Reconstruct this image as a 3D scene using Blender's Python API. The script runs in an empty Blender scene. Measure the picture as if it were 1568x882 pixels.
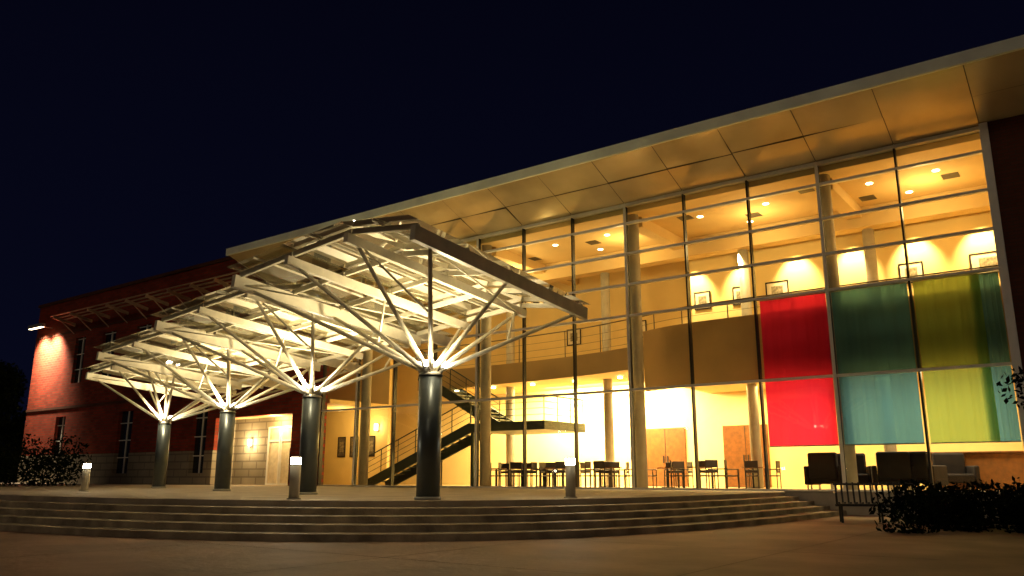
import bpy, bmesh, math, random
from mathutils import Vector, Matrix
import numpy as np
random.seed(7); rng=np.random.default_rng(7)
S=bpy.context.scene
S.view_settings.view_transform='Standard'
S.view_settings.look='None'; S.view_settings.exposure=0
COL=S.collection

# ---------------------------------------------------------------- materials
def newmat(name):
    m=bpy.data.materials.new(name); m.use_nodes=True
    return m,m.node_tree,m.node_tree.nodes['Principled BSDF']
def pmat(name,c,rough=.6,metal=0,noise=.15,scale=4,bump=0,spec=.5,c2=None):
    m,nt,b=newmat(name); N=nt.nodes; L=nt.links
    tc=N.new('ShaderNodeTexCoord'); no=N.new('ShaderNodeTexNoise')
    no.inputs['Scale'].default_value=scale; no.inputs['Detail'].default_value=6
    L.new(tc.outputs['Object'],no.inputs['Vector'])
    r=N.new('ShaderNodeValToRGB')
    r.color_ramp.elements[0].position=.3; r.color_ramp.elements[1].position=.7
    lo=[x*(1-noise) for x in c]; hi=[min(1,x*(1+noise)) for x in (c2 or c)]
    r.color_ramp.elements[0].color=(*lo,1); r.color_ramp.elements[1].color=(*hi,1)
    L.new(no.outputs['Fac'],r.inputs['Fac']); L.new(r.outputs['Color'],b.inputs['Base Color'])
    b.inputs['Roughness'].default_value=rough; b.inputs['Metallic'].default_value=metal
    b.inputs['Specular IOR Level'].default_value=spec
    if bump:
        bp=N.new('ShaderNodeBump'); bp.inputs['Strength'].default_value=bump; bp.inputs['Distance'].default_value=.02
        n2=N.new('ShaderNodeTexNoise'); n2.inputs['Scale'].default_value=scale*12; n2.inputs['Detail'].default_value=4
        L.new(tc.outputs['Object'],n2.inputs['Vector'])
        L.new(n2.outputs['Fac'],bp.inputs['Height']); L.new(bp.outputs['Normal'],b.inputs['Normal'])
    return m
def emat(name,c,s):
    m=bpy.data.materials.new(name); m.use_nodes=True; nt=m.node_tree; nt.nodes.clear()
    o=nt.nodes.new('ShaderNodeOutputMaterial'); e=nt.nodes.new('ShaderNodeEmission')
    e.inputs[0].default_value=(*c,1); e.inputs[1].default_value=s; nt.links.new(e.outputs[0],o.inputs[0]); return m
def glassmat(name,tint,refl,diff=0,dc=(.8,.8,.7)):
    m=bpy.data.materials.new(name); m.use_nodes=True; nt=m.node_tree; nt.nodes.clear(); N=nt.nodes;L=nt.links
    o=N.new('ShaderNodeOutputMaterial'); t=N.new('ShaderNodeBsdfTransparent'); g=N.new('ShaderNodeBsdfGlossy')
    t.inputs[0].default_value=(*tint,1); g.inputs['Roughness'].default_value=.02
    g.inputs[0].default_value=(1,1,1,1)
    lw=N.new('ShaderNodeLayerWeight'); lw.inputs[0].default_value=refl
    mx=N.new('ShaderNodeMixShader'); L.new(lw.outputs['Fresnel'],mx.inputs[0]); L.new(t.outputs[0],mx.inputs[1]); L.new(g.outputs[0],mx.inputs[2])
    out=mx
    if diff:
        d=N.new('ShaderNodeBsdfDiffuse'); d.inputs[0].default_value=(*dc,1)
        tl=N.new('ShaderNodeBsdfTranslucent'); tl.inputs[0].default_value=(*dc,1)
        m1=N.new('ShaderNodeMixShader'); m1.inputs[0].default_value=.4; L.new(d.outputs[0],m1.inputs[1]); L.new(tl.outputs[0],m1.inputs[2])
        m2=N.new('ShaderNodeMixShader'); m2.inputs[0].default_value=diff; L.new(mx.outputs[0],m2.inputs[1]); L.new(m1.outputs[0],m2.inputs[2]); out=m2
    L.new(out.outputs[0],o.inputs[0]); return m
def fabric(name,c,thin=.22):
    m=bpy.data.materials.new(name); m.use_nodes=True; nt=m.node_tree; nt.nodes.clear(); N=nt.nodes;L=nt.links
    o=N.new('ShaderNodeOutputMaterial'); d=N.new('ShaderNodeBsdfDiffuse'); t=N.new('ShaderNodeBsdfTranslucent'); p=N.new('ShaderNodeBsdfTransparent')
    tc=N.new('ShaderNodeTexCoord'); mp=N.new('ShaderNodeMapping'); mp.inputs['Scale'].default_value=(3.2,1,.12)
    no=N.new('ShaderNodeTexNoise'); no.inputs['Scale'].default_value=1.2; no.inputs['Detail'].default_value=3
    r=N.new('ShaderNodeValToRGB'); r.color_ramp.elements[0].position=.3; r.color_ramp.elements[1].position=.75
    r.color_ramp.elements[0].color=(*[x*.84 for x in c],1); r.color_ramp.elements[1].color=(*c,1)
    L.new(tc.outputs['Object'],mp.inputs[0]); L.new(mp.outputs[0],no.inputs['Vector']); L.new(no.outputs['Fac'],r.inputs[0])
    for s in (d,t): L.new(r.outputs[0],s.inputs[0])
    p.inputs[0].default_value=(*c,1)
    a=N.new('ShaderNodeMixShader'); a.inputs[0].default_value=.75; L.new(d.outputs[0],a.inputs[1]); L.new(t.outputs[0],a.inputs[2])
    b=N.new('ShaderNodeMixShader'); b.inputs[0].default_value=thin; L.new(a.outputs[0],b.inputs[1]); L.new(p.outputs[0],b.inputs[2])
    L.new(b.outputs[0],o.inputs[0]); return m
def brick(name,c1,c2,mortar,scale=1):
    m,nt,b=newmat(name); N=nt.nodes;L=nt.links
    tc=N.new('ShaderNodeTexCoord'); mp=N.new('ShaderNodeMapping'); mp.inputs['Rotation'].default_value=(math.radians(90),0,0)
    br=N.new('ShaderNodeTexBrick'); br.inputs['Scale'].default_value=1
    br.inputs['Brick Width'].default_value=.3*scale; br.inputs['Row Height'].default_value=.1*scale; br.inputs['Mortar Size'].default_value=.01*scale
    br.inputs['Color1'].default_value=(*c1,1); br.inputs['Color2'].default_value=(*c2,1); br.inputs['Mortar'].default_value=(*mortar,1)
    L.new(tc.outputs['Object'],mp.inputs[0]); L.new(mp.outputs[0],br.inputs['Vector'])
    no=N.new('ShaderNodeTexNoise'); no.inputs['Scale'].default_value=.8; L.new(tc.outputs['Object'],no.inputs['Vector'])
    mx=N.new('ShaderNodeMixRGB'); mx.blend_type='MULTIPLY'; mx.inputs[0].default_value=.5
    L.new(br.outputs['Color'],mx.inputs[1]); L.new(no.outputs['Fac'],mx.inputs[2]); L.new(mx.outputs[0],b.inputs['Base Color'])
    b.inputs['Roughness'].default_value=.85; b.inputs['Specular IOR Level'].default_value=.2
    return m

M={}
M['alu']=pmat('aluminium_frame',(.82,.79,.70),.45,0,.06)
M['dark']=pmat('dark_mullion',(.03,.03,.028),.4,.3,.1)
M['white']=pmat('white_frame',(.87,.87,.82),.5,0,.05)
M['glass']=glassmat('facade_glass',(.92,.95,.84),.2)
M['cglass']=glassmat('canopy_glass',(.62,.64,.48),.35,.14,(.66,.56,.30))
M['steel']=pmat('painted_steel',(.76,.70,.52),.42,.0,.12)
M['steeld']=pmat('grey_steel',(.35,.34,.3),.45,.2,.1)
M['brown']=pmat('sunshade_metal',(.50,.34,.22),.5,.1,.1)
M['rail']=pmat('railing_steel',(.12,.10,.07),.45,.3,.1)
M['col']=pmat('column_metal',(.075,.09,.095),.36,.45,.12,3)
M['icol']=pmat('column_paint',(.40,.36,.28),.5,0,.08)
M['soffit']=pmat('soffit_panel',(.84,.70,.42),.20,.4,.2,.45)
M['joint']=pmat('panel_joint',(.12,.10,.06),.7)
M['fascia']=pmat('fascia_metal',(.86,.90,.80),.5,0,.1,1)
M['brick']=brick('red_brick',(.42,.052,.022),(.25,.032,.014),(.16,.08,.05),1.6)
M['bricklow']=brick('dark_red_brick',(.16,.05,.028),(.13,.04,.022),(.09,.055,.038))
M['stone']=brick('limestone_block',(.42,.36,.26),(.36,.31,.22),(.24,.2,.15),4)
M['wall']=pmat('yellow_wall_paint',(.82,.62,.27),.8,0,.05,1)
M['ceil']=pmat('ceiling_tile',(.66,.47,.21),.85,0,.05,1)
M['bulk']=pmat('bulkhead_paint',(.46,.30,.12),.7,0,.08,1)
M['ifloor']=pmat('lobby_floor',(.45,.33,.18),.3,0,.2,1)
M['wood']=pmat('wood_veneer',(.17,.060,.009),.45,0,.25,6)
M['black']=pmat('black_fabric',(.02,.014,.012),.8,0,.2,spec=.2)
M['chair']=pmat('chair_plastic',(.035,.022,.014),.5,0,.2)
M['stair']=pmat('stair_steel',(.05,.062,.04),.45,.3,.1)
M['conc']=pmat('plaza_concrete',(.38,.31,.22),.75,0,.22,1.3,.4,c2=(.42,.35,.26))
M['step']=pmat('step_concrete',(.32,.25,.16),.7,0,.35,2.2,.5,c2=(.42,.34,.22))
M['ground']=pmat('ground_paving',(.29,.165,.09),.7,0,.35,.6,.6,c2=(.35,.21,.125))
M['joint2']=pmat('paving_joint',(.18,.10,.055),.9)
M['retain']=pmat('concrete_wall',(.5,.44,.34),.8,0,.2,1.5,.3)
M['leaf']=pmat('dark_leaf',(.009,.013,.005),.9,0,.5,3,spec=.02)
M['bark']=pmat('bark',(.05,.035,.025),.9,0,.3,8,.5)
M['lamp']=emat('lamp_glow',(1,.86,.6),90)
M['lens']=emat('uplight_glow',(1,.92,.72),60)
M['down']=emat('downlight_glow',(1,.85,.55),14)
M['wallglow']=emat('sconce_glow',(1,.78,.45),14)
M['paper']=pmat('picture_paper',(.7,.62,.45),.6)
M['art']=pmat('picture_art',(.25,.2,.12),.6,0,.6,12)
M['poster']=pmat('poster_print',(.10,.08,.06),.4,0,.9,9)
M['red']=fabric('red_fabric',(.80,.035,.12),.25)
M['teal']=fabric('teal_fabric',(.09,.25,.36),.25)
M['green']=fabric('green_fabric',(.34,.47,.13),.25)
M['wing']=pmat('window_dark',(.02,.022,.025),.1,0,.1)
M['bench']=pmat('bench_metal',(.03,.028,.025),.5,.4,.1)

# ---------------------------------------------------------------- builders
def empty(name,loc=(0,0,0)):
    e=bpy.data.objects.new(name,None); e.location=loc; COL.objects.link(e); e.empty_display_size=.3; return e
class MB:
    def __init__(s): s.v=[]; s.f=[]
    def box(s,a,b):
        x0,y0,z0=a;x1,y1,z1=b
        x0,x1=min(x0,x1),max(x0,x1);y0,y1=min(y0,y1),max(y0,y1);z0,z1=min(z0,z1),max(z0,z1)
        n=len(s.v); s.v+=[(x0,y0,z0),(x1,y0,z0),(x1,y1,z0),(x0,y1,z0),(x0,y0,z1),(x1,y0,z1),(x1,y1,z1),(x0,y1,z1)]
        s.f+=[tuple(n+i for i in q) for q in ((0,3,2,1),(4,5,6,7),(0,1,5,4),(1,2,6,5),(2,3,7,6),(3,0,4,7))]; return s
    def beam(s,p,q,w,h):
        p=Vector(p);q=Vector(q);d=(q-p).normalized(); up=Vector((0,0,1))
        if abs(d.z)>.98: up=Vector((0,1,0))
        r=d.cross(up).normalized(); u=r.cross(d).normalized(); n=len(s.v)
        for c in (p,q):
            for a,b in ((-1,-1),(1,-1),(1,1),(-1,1)): s.v.append(tuple(c+r*a*w/2+u*b*h/2))
        s.f+=[tuple(n+i for i in t) for t in ((3,2,1,0),(4,5,6,7),(0,1,5,4),(1,2,6,5),(2,3,7,6),(3,0,4,7))]; return s
    def tube(s,p,q,r0,r1=None,k=12):
        r1=r0 if r1 is None else r1
        p=Vector(p);q=Vector(q);d=(q-p).normalized(); up=Vector((0,0,1))
        if abs(d.z)>.98: up=Vector((0,1,0))
        r=d.cross(up).normalized(); u=r.cross(d).normalized(); n=len(s.v)
        for c,rr in ((p,r0),(q,r1)):
            for i in range(k):
                a=2*math.pi*i/k; s.v.append(tuple(c+(r*math.cos(a)+u*math.sin(a))*rr))
        s.f+=[(n+i,n+(i+1)%k,n+k+(i+1)%k,n+k+i) for i in range(k)]
        s.f+=[tuple(n+i for i in reversed(range(k))),tuple(n+k+i for i in range(k))]; return s
    def quad(s,*pts):
        n=len(s.v); s.v+=[tuple(p) for p in pts]; s.f.append(tuple(range(n,n+len(pts)))); return s
    def prism(s,pts,z0,z1):
        n=len(s.v);k=len(pts)
        s.v+=[(p[0],p[1],z0) for p in pts]+[(p[0],p[1],z1) for p in pts]
        s.f+=[tuple(n+i for i in reversed(range(k))),tuple(n+k+i for i in range(k))]
        s.f+=[(n+i,n+(i+1)%k,n+k+(i+1)%k,n+k+i) for i in range(k)]; return s
    def build(s,name,mat,parent=None,bevel=0,smooth=False,loc=None):
        me=bpy.data.meshes.new(name); me.from_pydata(s.v,[],s.f); me.update()
        bm=bmesh.new(); bm.from_mesh(me); bmesh.ops.recalc_face_normals(bm,faces=bm.faces); bm.to_mesh(me); bm.free()
        o=bpy.data.objects.new(name,me); me.materials.append(M[mat]); COL.objects.link(o)
        if parent: o.parent=parent
        if bevel:
            bv=o.modifiers.new('b','BEVEL'); bv.width=bevel; bv.segments=2; bv.limit_method='ANGLE'
        if smooth:
            for p in me.polygons: p.use_smooth=len(p.vertices)==4
        return o
def light(name,kind,loc,e,c,parent=None,size=.1,rot=None,size_y=None,spot=None,blend=.5):
    l=bpy.data.lights.new(name,kind); l.energy=e; l.color=c
    if kind=='AREA':
        l.size=size
        if size_y: l.shape='RECTANGLE'; l.size_y=size_y
    else: l.shadow_soft_size=size
    if spot: l.spot_size=math.radians(spot); l.spot_blend=blend
    o=bpy.data.objects.new(name,l); o.location=loc
    if rot: o.rotation_euler=rot
    COL.objects.link(o)
    if parent: o.parent=parent
    return o
def catmull(P,n=10):
    P=[Vector(p) for p in P]; out=[]
    for i in range(len(P)-1):
        p0=P[i-1] if i else 2*P[0]-P[1]; p1=P[i];p2=P[i+1];p3=P[i+2] if i+2<len(P) else 2*P[-1]-P[-2]
        for j in range(n):
            t=j/n; out.append(.5*((2*p1)+(p2-p0)*t+(2*p0-5*p1+4*p2-p3)*t*t+(3*p1-p0-3*p2+p3)*t**3))
    out.append(P[-1]); return out

D=25.5; BX=-1.97; SP=2.31
X=lambda i: BX-SP*i
ROWS=[3.4,6.05,7.2,8.35,9.5]; TOP=10.2
WARM=(1,.69,.28); WW=(1,.81,.48)

# ---------------------------------------------------------------- ground & steps
MB().box((-400,-200,-1.2),(400,400,-.6)).build('ground','ground')
gj=MB()
for k in range(-14,8):
    gj.box((k*4.0-.010,-10,-.5965),(k*4.0+.010,24,-.596))
for k in range(-2,6):
    gj.box((-60,k*4.0-.010,-.592),(30,k*4.0+.010,-.5915))
gj.build('paving_joint_lines','joint2')
bot=[(-6.3,24.4),(-6.6,18),(-7.6,13.2),(-9.6,10.2),(-13,8.3),(-18.4,7.4),(-26,7.2),(-40,8.6),(-62,13)]
top=[(-8.0,24.4),(-8.3,18),(-9.2,13.9),(-10.9,11.5),(-13.8,10.0),(-18.6,9.2),(-26,9.3),(-39.5,10.8),(-61.5,15)]
cb=catmull([(*p,0) for p in bot]); ct=catmull([(*p,0) for p in top])
st=empty('plaza_steps')
for k in range(1,5):
    t=k/4; c=[a.lerp(b,t) for a,b in zip(ct,cb)]
    pts=[(p.x,p.y) for p in c]+[(-62,25.3-.01*k),(c[0].x,25.3-.01*k)]
    o=MB().prism(pts,-.7,-.12*k).build(f'step_{k}','step',st,.012)
pts=[(p.x,p.y) for p in ct]+[(-75,15),(-75,25.42),(-8.0,25.42)]
MB().prism(pts,-.7,0).build('plaza','conc',None,.012)
w=empty('retaining_wall')
MB().box((-7.98,24.25,-.7),(12,25.42,-.006)).build('wall','retain',w,.01)
MB().box((-7.98,24.2,-.006),(12,24.5,.035)).build('coping','retain',w,.01)

# ---------------------------------------------------------------- building
B=empty('glass_front_theatre_building')
g=MB()
for i in range(12):
    zs=[0.02]+ROWS+[TOP]
    for a,b in zip(zs,zs[1:]):
        q=random.uniform(-.004,.004); q2=random.uniform(-.004,.004)
        g.quad((X(i)-.02,D+q,a),(X(i+1)+.02,D-q,a),(X(i+1)+.02,D+q2,b),(X(i)-.02,D+q2,b))
g.build('facade_glazing','glass',B)
h=MB(); hd=MB()
for z in ROWS: h.box((X(0),D-.09,z-.04),(X(12),D+.06,z+.04))
h.box((X(0)+.1,D-.10,TOP-.05),(X(12)-.1,D+.08,TOP+.06)); h.box((X(0),D-.06,0),(X(12),D+.06,.06))
h.build('transoms','alu',B)
for i in range(1,13): hd.box((X(i)-.028,D-.085,.06),(X(i)+.028,D+.1,TOP-.05))
hd.build('mullions','dark',B)
mc=MB()
for i in (2,5,8,11): mc.box((X(i)-.05,D-.105,0.06),(X(i)+.05,D-.086,TOP-.05))
mc.build('mullion_caps','alu',B)
MB().box((X(0)-.02,D-.2,0),(X(0)+.2,D+.1,TOP+.1)).build('end_frame','white',B,.01)
c=MB()
for i in (2,5,8,11): c.tube((X(i)+.02,D+.5,0),(X(i)+.02,D+.5,TOP-.2),.22,k=20)
for x in (-1.5,-6.3,-11,-17.3,-22.5): c.tube((x,D+5,0),(x,D+5,9.9),.2,k=18)
c.build('lobby_columns','icol',B,smooth=True)
XL=-34.5; XR=9; YE=23.05; ZE=11.2
r=MB()
zs=lambda y: TOP+.06+(ZE-TOP-.06)*(D-y)/(D-YE)
xs=[XR]; 
i=0
while True:
    x=BX+6.93-SP*i; i+=1
    if x<=XL: break
    if x<XR: xs.append(x)
xs.append(XL); ym=(D+YE)/2
for a,b in zip(xs,xs[1:]):
    for y0,y1 in ((D,ym),(ym,YE)):
        nx=5;ny=4; e=[random.uniform(-.024,.024) for _ in range(4)]
        bu=random.uniform(-.025,.025)
        base=len(r.v)
        for jy in range(ny+1):
            for jx in range(nx+1):
                u=jx/nx; v=jy/ny
                xx=b+.013+(a-b-.026)*u; yy=y0-.017+(y1-y0+.034)*v
                off=(e[0]*(1-u)*(1-v)+e[1]*u*(1-v)+e[2]*u*v+e[3]*(1-u)*v)+bu*math.sin(math.pi*u)*math.sin(math.pi*v)
                r.v.append((xx,yy,zs(yy)+off))
        for jy in range(ny):
            for jx in range(nx):
                q=base+jy*(nx+1)+jx; r.f.append((q,q+1,q+nx+2,q+nx+1))
r.build('soffit_panels','soffit',B,smooth=True)
MB().quad((XL,D,TOP+.12),(XR,D,TOP+.12),(XR,YE,ZE+.045),(XL,YE,ZE+.045)).build('soffit_backing','joint',B)
MB().box((XL-.05,YE-.12,ZE-.05),(XR,YE,ZE+.30)).build('roof_fascia','fascia',B,.01)
MB().prism([(XL,YE+.0),(XR,YE),(XR,42),(XL,42)],ZE+.05,ZE+.28).build('roof_deck','fascia',B)
MB().quad((XL,YE,ZE),(XL,D,TOP+.06),(XL,D,ZE+.1)).build('soffit_end','fascia',B)
MB().box((X(0)+.2,D-.12,-.6),(14,D+.3,TOP+.2)).build('right_brick_wall','bricklow',B)
MB().box((-42,D+.06,-.3),(X(0)+.2,36,.008)).build('lobby_floor','ifloor',B)
MB().box((-42,D+.12,9.95),(X(0)+.2,33.2,10.15)).build('lobby_ceiling','ceil',B)
iw=MB()
iw.box((-42,33,0),(X(0)+.2,33.3,9.94)); iw.box((X(0)+.2,D+.3,0),(X(0)+.45,33,9.94)); iw.box((-42.3,D+.3,0),(-42,33.3,9.94))
iw.box((-13.5,31,5.2),(X(0)+.19,31.2,9.94)); iw.box((-13.5,31.2,5.2),(-13.3,32.99,9.94))
iw.box((-41.9,30,0),(-29.9,30.2,9.94))
iw.box((-41.9,D+.45,3.8),(-29.75,29.99,4.0))
iw.build('lobby_walls','wall',B)
fr=catmull([(X(0)+.1,26.5,0),(-8,26.5,0),(-12,26.7,0),(-14.5,27.5,0),(-18,28.3,0),(-23,28.6,0),(-26.5,28.6,0)],8)
mp=[(p.x,p.y) for p in fr]
MB().prism(mp+[(-26.5,32.99),(X(0)+.1,32.99)],4.5,5.2).build('mezzanine_floor','ceil',B)
bk=MB()
for a,b in zip(mp,mp[1:]):
    if a[0]>-13.8: zb,zt=3.5,5.75
    else: zb,zt=4.4,5.25
    bk.prism([(a[0],a[1]-.12),(b[0],b[1]-.12),(b[0],b[1]-.005),(a[0],a[1]-.005)],zb,zt)
bk.build('mezzanine_bulkhead','bulk',B)
MB().prism([p for p in mp if p[0]>-13.8]+[(-13.8,32.98),(X(0)+.1,32.98)],3.9,4.0).build('lower_ceiling','ceil',B)
rl=MB()
for a,b in zip(mp,mp[1:]):
    for z in (6.35,6.0,5.7,5.4): rl.tube((a[0],a[1]-.06,z),(b[0],b[1]-.06,z),.024 if z>6.3 else .007,k=8)
for p in mp[::4]: rl.tube((p[0],p[1]-.06,5.2),(p[0],p[1]-.06,6.35),.02,k=8)
rl.build('mezzanine_railing','rail',B)
cbm=MB()
for x in (-6.6,-13.5,-20.4,-27.4): cbm.box((x-.25,D+.8,9.55),(x+.25,32.9,9.945))
cbm.box((-41,30.0,9.2),(-1.9,30.6,9.945)); cbm.build('ceiling_beams','ceil',B)
dl=MB()
dpos=[(x,y) for x in (-3.5,-5.5,-9,-11.5,-15.5,-18,-22.5,-25.5) for y in (27.6,)]+[(x,29.3) for x in (-4.6,-10.2,-16.8,-24)]
for x,y in dpos: dl.tube((x,y,9.935),(x,y,9.95),.11,k=16)
for x in np.arange(-3,-26,-2.2): dl.tube((x,29.6,4.38 if x<-14 else 3.885),(x,29.6,4.45 if x<-14 else 3.9),.1,k=16)
dl.build('recessed_downlights','down',B)
gr=MB()
for x,y in ((-3.2,28.4),(-9.8,28.6),(-16.5,28.2),(-7.4,27),(-5.9,29.1),(-12,27.4),(-20,28.9)):
    for k in range(6): gr.box((x-.25,y-.25+k*.09,9.93),(x+.25,y-.2+k*.09,9.949))
gr.build('ceiling_grilles','rail',B)
dd=MB()
for x in (-15.9,-12.3): dd.box((x-.95,32.93,0.01),(x+.95,32.99,2.5))
dd.build('lobby_doors','wood',B,.01)
dj=MB()
for x in (-15.9,-12.3):
    dj.box((x-.01,32.92,0.01),(x+.01,32.931,2.45)); dj.box((x-.12,32.89,1),(x-.08,32.93,1.3)); dj.box((x+.08,32.89,1),(x+.12,32.93,1.3))
dj.build('door_hardware','dark',B)
MB().box((-5.0,29.5,0.01),(-2.2,30.2,1.15)).box((-5.1,29.4,1.15),(-2.1,30.3,1.2)).build('reception_counter','wood',B,.01)
for x in np.arange(-4,-28,-5.6):
    light('upper_lobby_light','POINT',(x,28.3,9.0),150,WARM,B,.25)
for x in np.arange(-2.8,-13.5,-2.1):
    light('wall_wash_light','SPOT',(x,30.2,9.1),950,(1,.75,.36),B,.06,(math.radians(32),0,0),spot=75,blend=.8)
light('lower_lobby_light','AREA',(-5.5,30.5,3.8),230,WARM,B,5,size_y=.6)
light('lower_lobby_light','AREA',(-11.5,30.8,3.8),700,WARM,B,4,size_y=.6)
light('lower_lobby_light','AREA',(-18.5,31.4,4.35),2900,(1,.83,.50),B,6,size_y=.8,rot=(math.radians(25),0,0))
light('lower_lobby_light','AREA',(-24,31.0,4.35),650,WARM,B,5,size_y=.8)
for x in (-19,-25.5): light('front_lobby_light','POINT',(x,27.1,7.8),100,WARM,B,.2)
light('stair_hall_light','POINT',(-31.5,28.2,3.2),130,WARM,B,.2)
light('banner_backlight','AREA',(-4.8,28.3,3.7),380,(1,.88,.64),B,5,size_y=1)

# brick wing
W=empty('red_brick_wing')
ww=MB(); sw=MB(); gl=MB(); fm=MB()
zt=12.0; x0=-60; x1=X(12)-.06
lowH=1.75
upper=[(-53.6,1.3,6.3,9.3),(-50.0,1.6,6.3,9.3),(-46,1.6,6.3,9.3),(-41.7,1.6,6.3,9.3),(-37.4,1.6,6.3,9.3)]
lower=[(-55,1.3,1.75,4.2),(-47,1.6,.6,4.2),(-39.4,1.3,.6,4.2)]
def wallgrid(mb,xa,xb,za,zb,op,y0,y1):
    xs=sorted({xa,xb}|{v for o in op for v in (o[0]-o[1]/2,o[0]+o[1]/2)})
    for a,b in zip(xs,xs[1:]):
        m=(a+b)/2; hit=[o for o in op if abs(m-o[0])<o[1]/2]
        if not hit: mb.box((a,y0,za),(b,y1,zb))
        else:
            o=hit[0]
            if o[2]>za+.01: mb.box((a,y0,za),(b,y1,min(o[2],zb)))
            if o[3]<zb-.01: mb.box((a,y0,o[3]),(b,y1,zb))
EL,ER=-38.0,-31.8
ent=((EL+ER)/2,ER-EL)
wallgrid(ww,x0,x1,4.8,zt,upper,D-.05,D+.3)
wallgrid(ww,x0,x1,lowH,4.8,[(o[0],o[1],max(o[2],lowH),o[3]) for o in lower]+[(ent[0],ent[1],lowH,3.4)],D-.05,D+.3)
wallgrid(sw,x0-.03,ER,0,lowH,[(o[0],o[1],o[2],lowH+1) for o in lower if o[2]<lowH]+[(ent[0],ent[1],-1,lowH+1)],D-.09,D+.3)
ww.box((ER,D-.05,0),(x1,D+.3,lowH))
ww.box((x0,D+.3,0),(x0+.3,40,zt)); 
ww.build('brick_walls','brick',W); sw.build('stone_base','stone',W)
MB().box((x0-.1,D-.16,zt),(x1,D+.4,zt+.18)).box((x0-.1,D+.4,zt),(x0+.4,40,zt+.18)).build('parapet_cap','bricklow',W)
MB().box((x0,D+.3,zt-.5),(x1,40,zt-.3)).build('wing_roof','dark',W)
for o in upper+lower:
    gl.box((o[0]-o[1]/2,D+.16,o[2]),(o[0]+o[1]/2,D+.2,o[3]))
    fm.box((o[0]-.03,D+.1,o[2]),(o[0]+.03,D+.158,o[3]))
    for z in np.arange(o[2]+.9,o[3],1.0): fm.box((o[0]-o[1]/2,D+.1,z-.025),(o[0]-.03,D+.158,z+.025)).box((o[0]+.03,D+.1,z-.025),(o[0]+o[1]/2,D+.158,z+.025))
gl.build('wing_windows','wing',W); fm.build('window_frames','alu',W)
MB().box((x0-.02,D-.1,4.7),(x1,D-.052,4.86)).box((x0-.02,D-.1,9.7),(x1,D-.052,9.82)).build('string_courses','bricklow',W)
e=MB(); e.box((EL,26.7,0),(ER,27,3.4)); e.box((EL-.2,D+.3,0),(EL,27,3.4)); e.box((ER,D+.3,0),(ER+.2,27,3.4)); e.build('entrance_recess_wall','stone',W)
MB().box((EL-.2,D+.31,3.4),(ER+.2,27,3.6)).build('entrance_ceiling','ceil',W)
MB().box((EL,D+.1,0.0),(ER,27,.01)).build('entrance_floor','conc',W)
f=MB()
for a,b in ((-35.1,-34.1),(-34.05,-33.05)):
    f.box((a,26.62,0),(a+.09,26.7,2.9)); f.box((b-.09,26.62,0),(b,26.7,2.9))
    for z in (0,2.15,2.82): f.box((a+.09,26.62,z),(b-.09,26.7,z+.09))
f.build('entrance_door_frames','white',W)
MB().box((-35.0,26.66,.1),(-33.15,26.68,2.8)).build('entrance_door_glass','paper',W)
light('entrance_light','POINT',(-33.9,26.0,3.1),240,WARM,W,.1)
def sconce(loc,en,rad=.1):
    s=empty('wall_sconce',loc); 
    MB().box((-.08,-.03,-.2),(.08,.0,.2)).build('backplate','steeld',s)
    MB().tube((0,-.14,-.16),(0,-.14,.16),.09,k=16).build('shade','wallglow',s,smooth=True)
    light('sconce_bulb','POINT',(0,-.38,0),en,(1,.74,.36),s,.1)
sconce((-36.5,26.69,2.15),190)
sconce((-30.6,29.98,2.9),30)
# two-lamp floodlight washing the corner bay of the wing
fl=empty('wall_floodlight',(-57.8,D-.06,10.3))
MB().box((-.05,-1.0,.0),(.05,0,.06)).box((-1.0,-1.15,-.12),(1.0,-.9,.12)).build('arm_and_housing','steeld',fl)
MB().box((-.9,-1.13,-.135),(.9,-.92,-.122)).build('lens','wallglow',fl)
for u in (-.8,.8):
    light('floodlight_bulb','SPOT',(u,-1.02,-.2),6000,(1,.84,.58),fl,.25,(math.radians(30),0,0),spot=100,blend=1.0)
ss=MB()
for x in np.arange(-54.6,-33.5,2.2):
    ss.beam((x,D-.05,10.2),(x,D-1.5,10.5),.08,.18); ss.beam((x,D-.05,9.6),(x,D-1.0,10.35),.05,.05)
for y in (D-1.45,D-1.1,D-.75): ss.beam((-55,y,10.48-(y-D+1.45)*.2+.12),(-34.6,y,10.48-(y-D+1.45)*.2+.12),.14,.04)
ss.build('sunshade_brackets','brown',W)
MB().box((-70,30,0),(-60.2,36,7.6)).build('distant_annex','brick',W)

# ---------------------------------------------------------------- staircase
s=empty('lobby_staircase')
stg=MB(); tr=MB()
stg.beam((-28.2,26.9,0.0),(-21.9,26.9,2.45),.08,.42).beam((-28.2,28.3,0.0),(-21.9,28.3,2.45),.08,.42)
stg.box((-21.95,26.8,2.25),(-18.1,29.9,2.6))
stg.beam((-21.6,28.5,2.5),(-26.4,28.5,5.1),.08,.42).beam((-21.6,29.8,2.5),(-26.4,29.8,5.1),.08,.42)
n=15
for k in range(n):
    t=(k+.5)/n; x=-28.2+6.3*t; z=2.45*(k+1)/n+.06; tr.box((x-.17,26.94,z-.05),(x+.17,28.26,z))
    x=-21.6-4.8*t; z=2.5+2.6*(k+1)/n+.06; tr.box((x-.15,28.54,z-.05),(x+.15,29.76,z))
stg.tube((-21.9,27.0,0),(-21.9,27.0,2.25),.08)
stg.build('stringers','stair',s); tr.build('treads','stair',s)
hr=MB()
def rail(p,q,n):
    p=Vector(p);q=Vector(q)
    for k,rr in ((1.0,.028),(.75,.012),(.5,.012),(.25,.012)): hr.tube(p+Vector((0,0,k)),q+Vector((0,0,k)),rr,k=8)
    for i in range(n+1):
        a=p.lerp(q,i/n); hr.tube(a,a+Vector((0,0,1)),.022,k=8)
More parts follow.
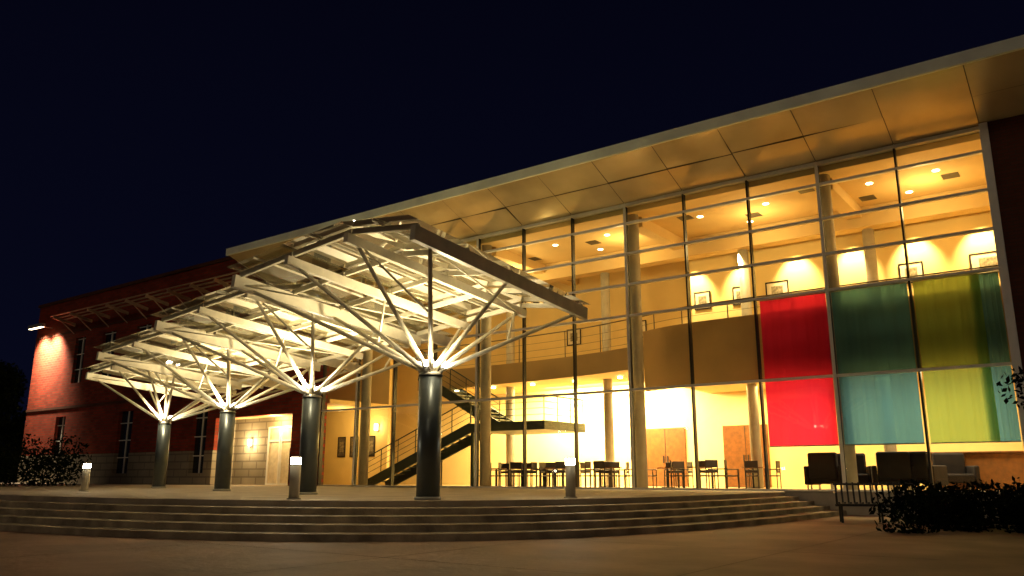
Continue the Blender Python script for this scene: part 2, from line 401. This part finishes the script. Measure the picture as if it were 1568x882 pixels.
rail((-28.2,26.88,.25),(-21.9,26.88,2.65),6); rail((-21.9,26.85,2.6),(-18.15,26.85,2.6),4); rail((-18.15,26.85,2.6),(-18.15,29.8,2.6),3)
rail((-21.6,28.5,2.75),(-26.4,28.5,5.35),5)
hr.build('handrails','stair',s)

# ---------------------------------------------------------------- banners (flat tensioned scrims)
def banner(x0,x1,mat,z0=1.35,z1=6.02,y=D+.14):
    m=MB(); n=24
    pts=[(x0+(x1-x0)*i/n, y+.006*math.sin(i*1.3)+.004*math.sin(i*2.9)) for i in range(n+1)]
    for a,b in zip(pts,pts[1:]): m.quad((a[0],a[1],z0),(b[0],b[1],z0),(b[0],b[1],z1),(a[0],a[1],z1))
    e=empty('fabric_banner'); o=m.build('cloth',mat,e,smooth=True)
    MB().tube((x0,y,z0),(x1,y,z0),.02,k=8).tube((x0,y,z1),(x1,y,z1),.02,k=8).build('hanging_rods','steeld',e)
banner(X(3)+.1,X(2)-.12,'red')
banner(X(2)+.05,X(1)-.1,'teal')
banner(X(1)+.06,X(0)-.55,'green',y=D+.14)
banner(X(0)-.8,X(0)-.08,'teal',z0=1.35,y=D+.24)

# ---------------------------------------------------------------- pictures & posters
def picture(x,y,z,w,h,art='art',mt='paper'):
    p=empty('framed_picture',(x,y,z))
    b=.05
    MB().box((-w/2,-.04,-h/2),(w/2,-.02,-h/2+b)).box((-w/2,-.04,h/2-b),(w/2,-.02,h/2)).box((-w/2,-.04,-h/2+b),(-w/2+b,-.02,h/2-b)).box((w/2-b,-.04,-h/2+b),(w/2,-.02,h/2-b)).build('frame','black',p)
    MB().box((-w/2+b,-.025,-h/2+b),(w/2-b,-.006,h/2-b)).build('mat_board',mt,p)
    MB().box((-w/4,-.03,-h/4),(w/4,-.026,h/4)).build('print',art,p)
for x,w in ((-13.0,.7),(-11.4,.6),(-9.9,.9),(-5.1,.8),(-2.7,1.1)): picture(x,30.99,7.5,w,.75)
for x in (-33.25,-32.3,-31.05): picture(x,29.99,1.95,.6,1.05,'art','poster')
for x in (-17,-20.5): picture(x,32.99,7,.8,.8)

# ---------------------------------------------------------------- furniture
def armchair(x,y,rot,sc=1):
    a=empty('lounge_armchair',(x,y,0.01)); a.rotation_euler=(0,0,rot); a.scale=(sc,)*3
    MB().box((-.42,-.4,.2),(.42,.4,.46)).build('seat','black',a,.05)
    MB().box((-.42,.3,.3),(.42,.48,1.05)).build('backrest','black',a,.06)
    MB().box((-.56,-.42,.15),(-.425,.46,.68)).box((.425,-.42,.15),(.56,.46,.68)).build('armrests','black',a,.04)
    m=MB()
    for u in (-.48,.48):
        for v in (-.36,.4): m.tube((u,v,0),(u,v,.18),.025,k=8)
    m.build('legs','steeld',a)
def cafechair(x,y,rot):
    a=empty('cafe_chair',(x,y,0.01)); a.rotation_euler=(0,0,rot)
    MB().box((-.24,-.24,.42),(.24,.24,.47)).build('seat','chair',a,.015)
    m=MB()
    m.box((-.24,.2,.72),(.24,.24,.98)).box((-.22,.205,.55),(.22,.235,.65)); m.build('backrest','chair',a,.015)
    m=MB()
    for u in (-.22,.22):
        m.tube((u,-.2,0),(u,-.2,.68),.02,k=8); m.tube((u,.22,0),(u,.22,.98),.02,k=8); m.tube((u,-.22,.68),(u,.22,.68),.02,k=8)
    m.build('legs_and_arms','chair',a)
def table(x,y):
    a=empty('cafe_table',(x,y,0.01))
    MB().tube((0,0,.72),(0,0,.76),.42,k=24).build('top','wood',a); MB().tube((0,0,.03),(0,0,.72),.04).tube((0,0,0),(0,0,.03),.25,k=20).build('pedestal','dark',a)
for x,y,r in ((-6.9,27.6,.3),(-8.0,29.2,-.6),(-4.9,27.4,2.9),(-4.2,28.8,.4),(-7.4,26.9,3.0),(-5.6,27.2,3.4)): armchair(x,y,r,1.1)
for x,y in ((-12.0,27.4),(-14.2,29.5),(-15.4,27.2),(-16.6,28.8),(-17.9,27.2),(-19.6,27.4),(-18.9,29.3),(-20.2,29.6),(-11,30),(-21.3,27.9)):
    table(x,y)
    for k in range(4):
        a=k*math.pi/2+random.random(); cafechair(x+.72*math.cos(a),y+.72*math.sin(a),a-math.pi/2)
for x in (-24.1,-23.5,-22.9):
    q=empty('queue_post',(x,26.2,0.01)); MB().tube((0,0,0),(0,0,.03),.16,k=16).tube((0,0,.03),(0,0,1.0),.03).tube((0,0,1.0),(0,0,1.05),.045).build('post','dark',q)
# ---------------------------------------------------------------- canopy : four stepped square umbrellas
C=empty('entrance_canopy')
cols=[(-11,12.2),(-16.57,13.85),(-22.75,15.65),(-29.6,17.6)]
bd=[-8.75,-13.75,-19.5,-26.0,-31.6]
FRT=[9.25,11.0,12.85,15.3]; LN=5.4
PZ=[4.32,4.52,4.36,4.18]; DROP=.5
def zc(k,x,y):
    u=(bd[k]-x)/(bd[k]-bd[k+1])*3; u=min(max(u,0),3); i=min(int(u),2); f=u-i
    return PZ[i]*(1-f)+PZ[i+1]*f-DROP*(y-FRT[k])/LN
bm_=MB(); pu=MB(); gg=MB(); stt=MB(); cc=MB(); cap=MB(); fx=MB(); em=MB(); br=MB(); gb=MB()
for k,(x,y) in enumerate(cols):
    F=FRT[k]; Bk=F+LN
    xs=[bd[k]-.06-(bd[k]-bd[k+1]-.2)*j/3 for j in range(4)]
    for j,xx in enumerate(xs):
        bm_.beam((xx,F,zc(k,xx,F)),(xx,Bk,zc(k,xx,Bk)),.11,.26 if j in(0,3) else .17)
    for j in range(3):
        a,b=xs[j],xs[j+1]
        for t in (.03,.27,.51,.75,.98):
            yy=F+LN*t
            pu.beam((a-.02,yy,zc(k,a,yy)+.16),(b+.02,yy,zc(k,b,yy)+.16),.06,.10)
        y0,y1=F-.15,Bk+.15
        gg.quad((a+.05,y0,zc(k,a,y0)+.24),(b-.05,y0,zc(k,b,y0)+.24),(b-.05,y1,zc(k,b,y1)+.24),(a+.05,y1,zc(k,a,y1)+.24))
        mx=(a+b)/2
        gb.beam((mx,y0,zc(k,mx,y0)+.215),(mx,y1,zc(k,mx,y1)+.215),.03,.035)
    br.tube((xs[0],F+.1,zc(k,xs[0],F)-.05),(xs[1],Bk-.1,zc(k,xs[1],Bk)-.05),.018,k=6)
    br.tube((xs[3],F+.1,zc(k,xs[3],F)-.05),(xs[2],Bk-.1,zc(k,xs[2],Bk)-.05),.018,k=6)
    cc.tube((x,y,0),(x,y,2.42),.235,k=32)
    cap.tube((x,y,0),(x,y,.06),.27,k=32).tube((x,y,2.42),(x,y,2.5),.26,.2,k=32).tube((x,y,2.5),(x,y,2.75),.09,.07)
    tg=[]
    for q_,xx in enumerate(xs):
        for t in ((.08,.48,.93) if q_ in (0,3) else (.06,.94)):
            yy=F+LN*t; tg.append((xx,yy,zc(k,xx,yy)-.08))
    tg.append((x,y-.3,0))
    for n_,p in enumerate(tg):
        d=Vector((p[0]-x,p[1]-y,0)); d=d.normalized()*.1 if d.length>.35 else d*0
        o_=Vector((x+d.x,y+d.y,2.5)); P=Vector(p)
        if n_==len(tg)-1: P=Vector((x,y-.1,zc(k,x,y-.1)+.1))
        stt.tube(o_,P,.052,.036,k=10)
        if n_<len(tg)-1 and n_%2==0:
            q1=o_.lerp(P,.5)
            jx=min(xs,key=lambda v: abs(v-(x+(p[0]-x)*.35))); jy=min(max(p[1],F+.1),Bk-.1)
            stt.tube(q1,(jx,jy,zc(k,jx,jy)-.06),.028,.022,k=8)
    for q_ in (0,2,4,6):
        a=q_*math.pi/4+.3
        px,py=x+.2*math.cos(a),y+.2*math.sin(a)
        fx.tube((px,py,2.48),(px+.05*math.cos(a),py+.05*math.sin(a),2.6),.055,k=10)
        em.tube((px+.05*math.cos(a),py+.05*math.sin(a),2.602),(px+.07*math.cos(a),py+.07*math.sin(a),2.71),.06,.05,k=10)
    for q_ in range(2):
        a=q_*math.pi-.9
        light('canopy_uplight','SPOT',(x+.36*math.cos(a),y+.36*math.sin(a),2.66),520,WW,C,.05,(math.pi,0,0),spot=152,blend=.3)
    light('canopy_bounce_fill','POINT',(x+.28,y-.28,2.66),60,WW,C,.06)  # added fill for light reflected down onto the plaza, no fixture of its own
bm_.build('main_beams','steel',C); pu.build('purlins','steel',C); gg.build('glass_roof_panels','cglass',C); gb.build('glazing_bars','steel',C)
stt.build('branch_struts','steel',C,smooth=True); cc.build('round_columns','col',C,smooth=True); cap.build('column_caps','steeld',C,smooth=True)
fx.build('uplight_housings','steeld',C,smooth=True); em.build('uplight_lenses','lens',C); br.build('brace_rods','steel',C,smooth=True)

# ---------------------------------------------------------------- bollards
def bollard(x,y):
    b=empty('bollard_light',(x,y,0))
    MB().tube((0,0,0),(0,0,.68),.105,k=24).tube((0,0,0),(0,0,.03),.14,k=24).build('post','icol',b,smooth=True)
    MB().tube((0,0,.68),(0,0,.81),.10,k=24).build('lens','lamp',b,smooth=True)
    MB().tube((0,0,.81),(0,0,.84),.11,.08,k=24).build('cap','icol',b,smooth=True)
for p in ((-9.35,14.8),(-13.3,10.8),(-25.2,12.6)): bollard(*p)

# ---------------------------------------------------------------- bench
bn=empty('park_bench',(-4.6,20.6,-.6)); bn.rotation_euler=(0,0,.35)
m=MB()
for k in range(15):
    u=-.9+k*1.8/14; m.beam((u,-.25,.45),(u,.22,.42),.04,.03); m.beam((u,.24,.44),(u,.38,.9),.04,.03)
for z,y in ((.4,-.2),(.38,.2),(.86,.39)): m.tube((-.95,y,z),(.95,y,z),.025)
for u in (-.85,0,.85): m.tube((u,-.2,0),(u,-.2,.42),.025).tube((u,.25,0),(u,.25,.42),.025)
for u in (-.95,.95): m.tube((u,-.25,.65),(u,.33,.68),.025).tube((u,-.22,.42),(u,-.25,.65),.022)
m.build('slats_and_frame','bench',bn)

# ---------------------------------------------------------------- vegetation
def foliage(name,blobs,n,size,parent=None,mat='leaf'):
    vs=[];fs=[]; tot=sum(b[3]*b[4]*b[5] for b in blobs)
    for (cx,cy,cz,rx,ry,rz) in blobs:
        k=max(20,int(n*rx*ry*rz/tot))
        p=rng.normal(size=(k,3)); p/=np.linalg.norm(p,axis=1)[:,None]; p*=(rng.random(k)**.35)[:,None]
        for q in p:
            c=Vector((cx+q[0]*rx,cy+q[1]*ry,max(cz+q[2]*rz,-.58)))
            u=Vector(rng.normal(size=3)).normalized(); v=u.cross(Vector(rng.normal(size=3))).normalized()
            s_=size*(.6+.8*rng.random()); i=len(vs)
            vs+=[tuple(c+u*s_),tuple(c+v*s_*.5),tuple(c-u*s_),tuple(c-v*s_*.5)]; fs.append((i,i+1,i+2,i+3))
    me=bpy.data.meshes.new(name); me.from_pydata(vs,[],fs); me.materials.append(M[mat])
    o=bpy.data.objects.new(name,me); COL.objects.link(o)
    if parent: o.parent=parent
    return o
def tree(x,y,z,h,r,n,name='deciduous_tree',size=.1):
    t=empty(name,(x,y,z)); m=MB(); m.tube((0,0,0),(0,0,h*.45),h*.03,h*.02); bl=[]
    for k in range(9):
        a=k*2.4; rr=r*(.35+.5*random.random()); zz=h*(.4+.5*random.random())
        e_=(rr*math.cos(a),rr*math.sin(a),zz); m.tube((0,0,h*.3+.02*k),e_,h*.012,h*.004,k=7)
        bl.append((*e_,r*.42,r*.42,r*.36))
    bl.append((0,0,h*.85,r*.45,r*.45,h*.15)); m.build('trunk_and_limbs','bark',t)
    foliage('crown',bl,n,size,t)
tree(-44,16,0,5.4,2.6,7000); tree(-51,19.5,0,7.0,2.6,6000); tree(-43,11,-.6,5.5,2.6,5000)
sh=[]
for k in range(34):
    sh.append((-37.5-random.random()*13,13+random.random()*6,.6+random.random()*.8,1.2,1.2,1.1))
foliage('shrub_bed',sh,20000,.09)
sh=[]
for k in range(48):
    x=-3.7+random.random()*9; y=17.4+random.random()*4.6
    sh.append((x,y,-.38+random.random()*.28,.6,.6,.55))
foliage('shrubs',sh,22000,.06)
tree(-.1,17.8,-.6,3.6,1.3,1500,'small_ornamental_tree',.07)
dt=[]
for k in range(60): dt.append((-160+random.random()*70,40+random.random()*60,3+random.random()*3,5,5,4))
foliage('distant_trees',dt,9000,.7)

# ---------------------------------------------------------------- world
w=bpy.data.worlds.new('World'); S.world=w; w.use_nodes=True; nt=w.node_tree; bg=nt.nodes['Background']
tc=nt.nodes.new('ShaderNodeTexCoord'); sx=nt.nodes.new('ShaderNodeSeparateXYZ'); cr=nt.nodes.new('ShaderNodeValToRGB')
nt.links.new(tc.outputs['Generated'],sx.inputs[0]); nt.links.new(sx.outputs['Z'],cr.inputs[0]); nt.links.new(cr.outputs[0],bg.inputs[0])
cr.color_ramp.elements[0].color=(.0022,.0028,.0105,1); cr.color_ramp.elements[1].color=(.0011,.0012,.0052,1); cr.color_ramp.elements[1].position=.6
bg.inputs[1].default_value=1.0
sl=bpy.data.lights.new('town_glow_sun','SUN'); sl.energy=.15; sl.angle=math.radians(12); sl.color=(1,.78,.5)  # added dim fill, stands in for unseen town lights behind the camera
so=bpy.data.objects.new('town_glow_sun',sl); COL.objects.link(so)
so.rotation_euler=Vector((-.35,.8,-.40)).to_track_quat('-Z','Y').to_euler()

cam=bpy.data.cameras.new('Camera'); co=bpy.data.objects.new('Camera',cam); COL.objects.link(co); S.camera=co
co.location=(0,0,.45); co.rotation_euler=(math.radians(90+13.07),0,math.radians(36.3)); cam.lens=28.47; cam.sensor_width=36; cam.clip_end=2000
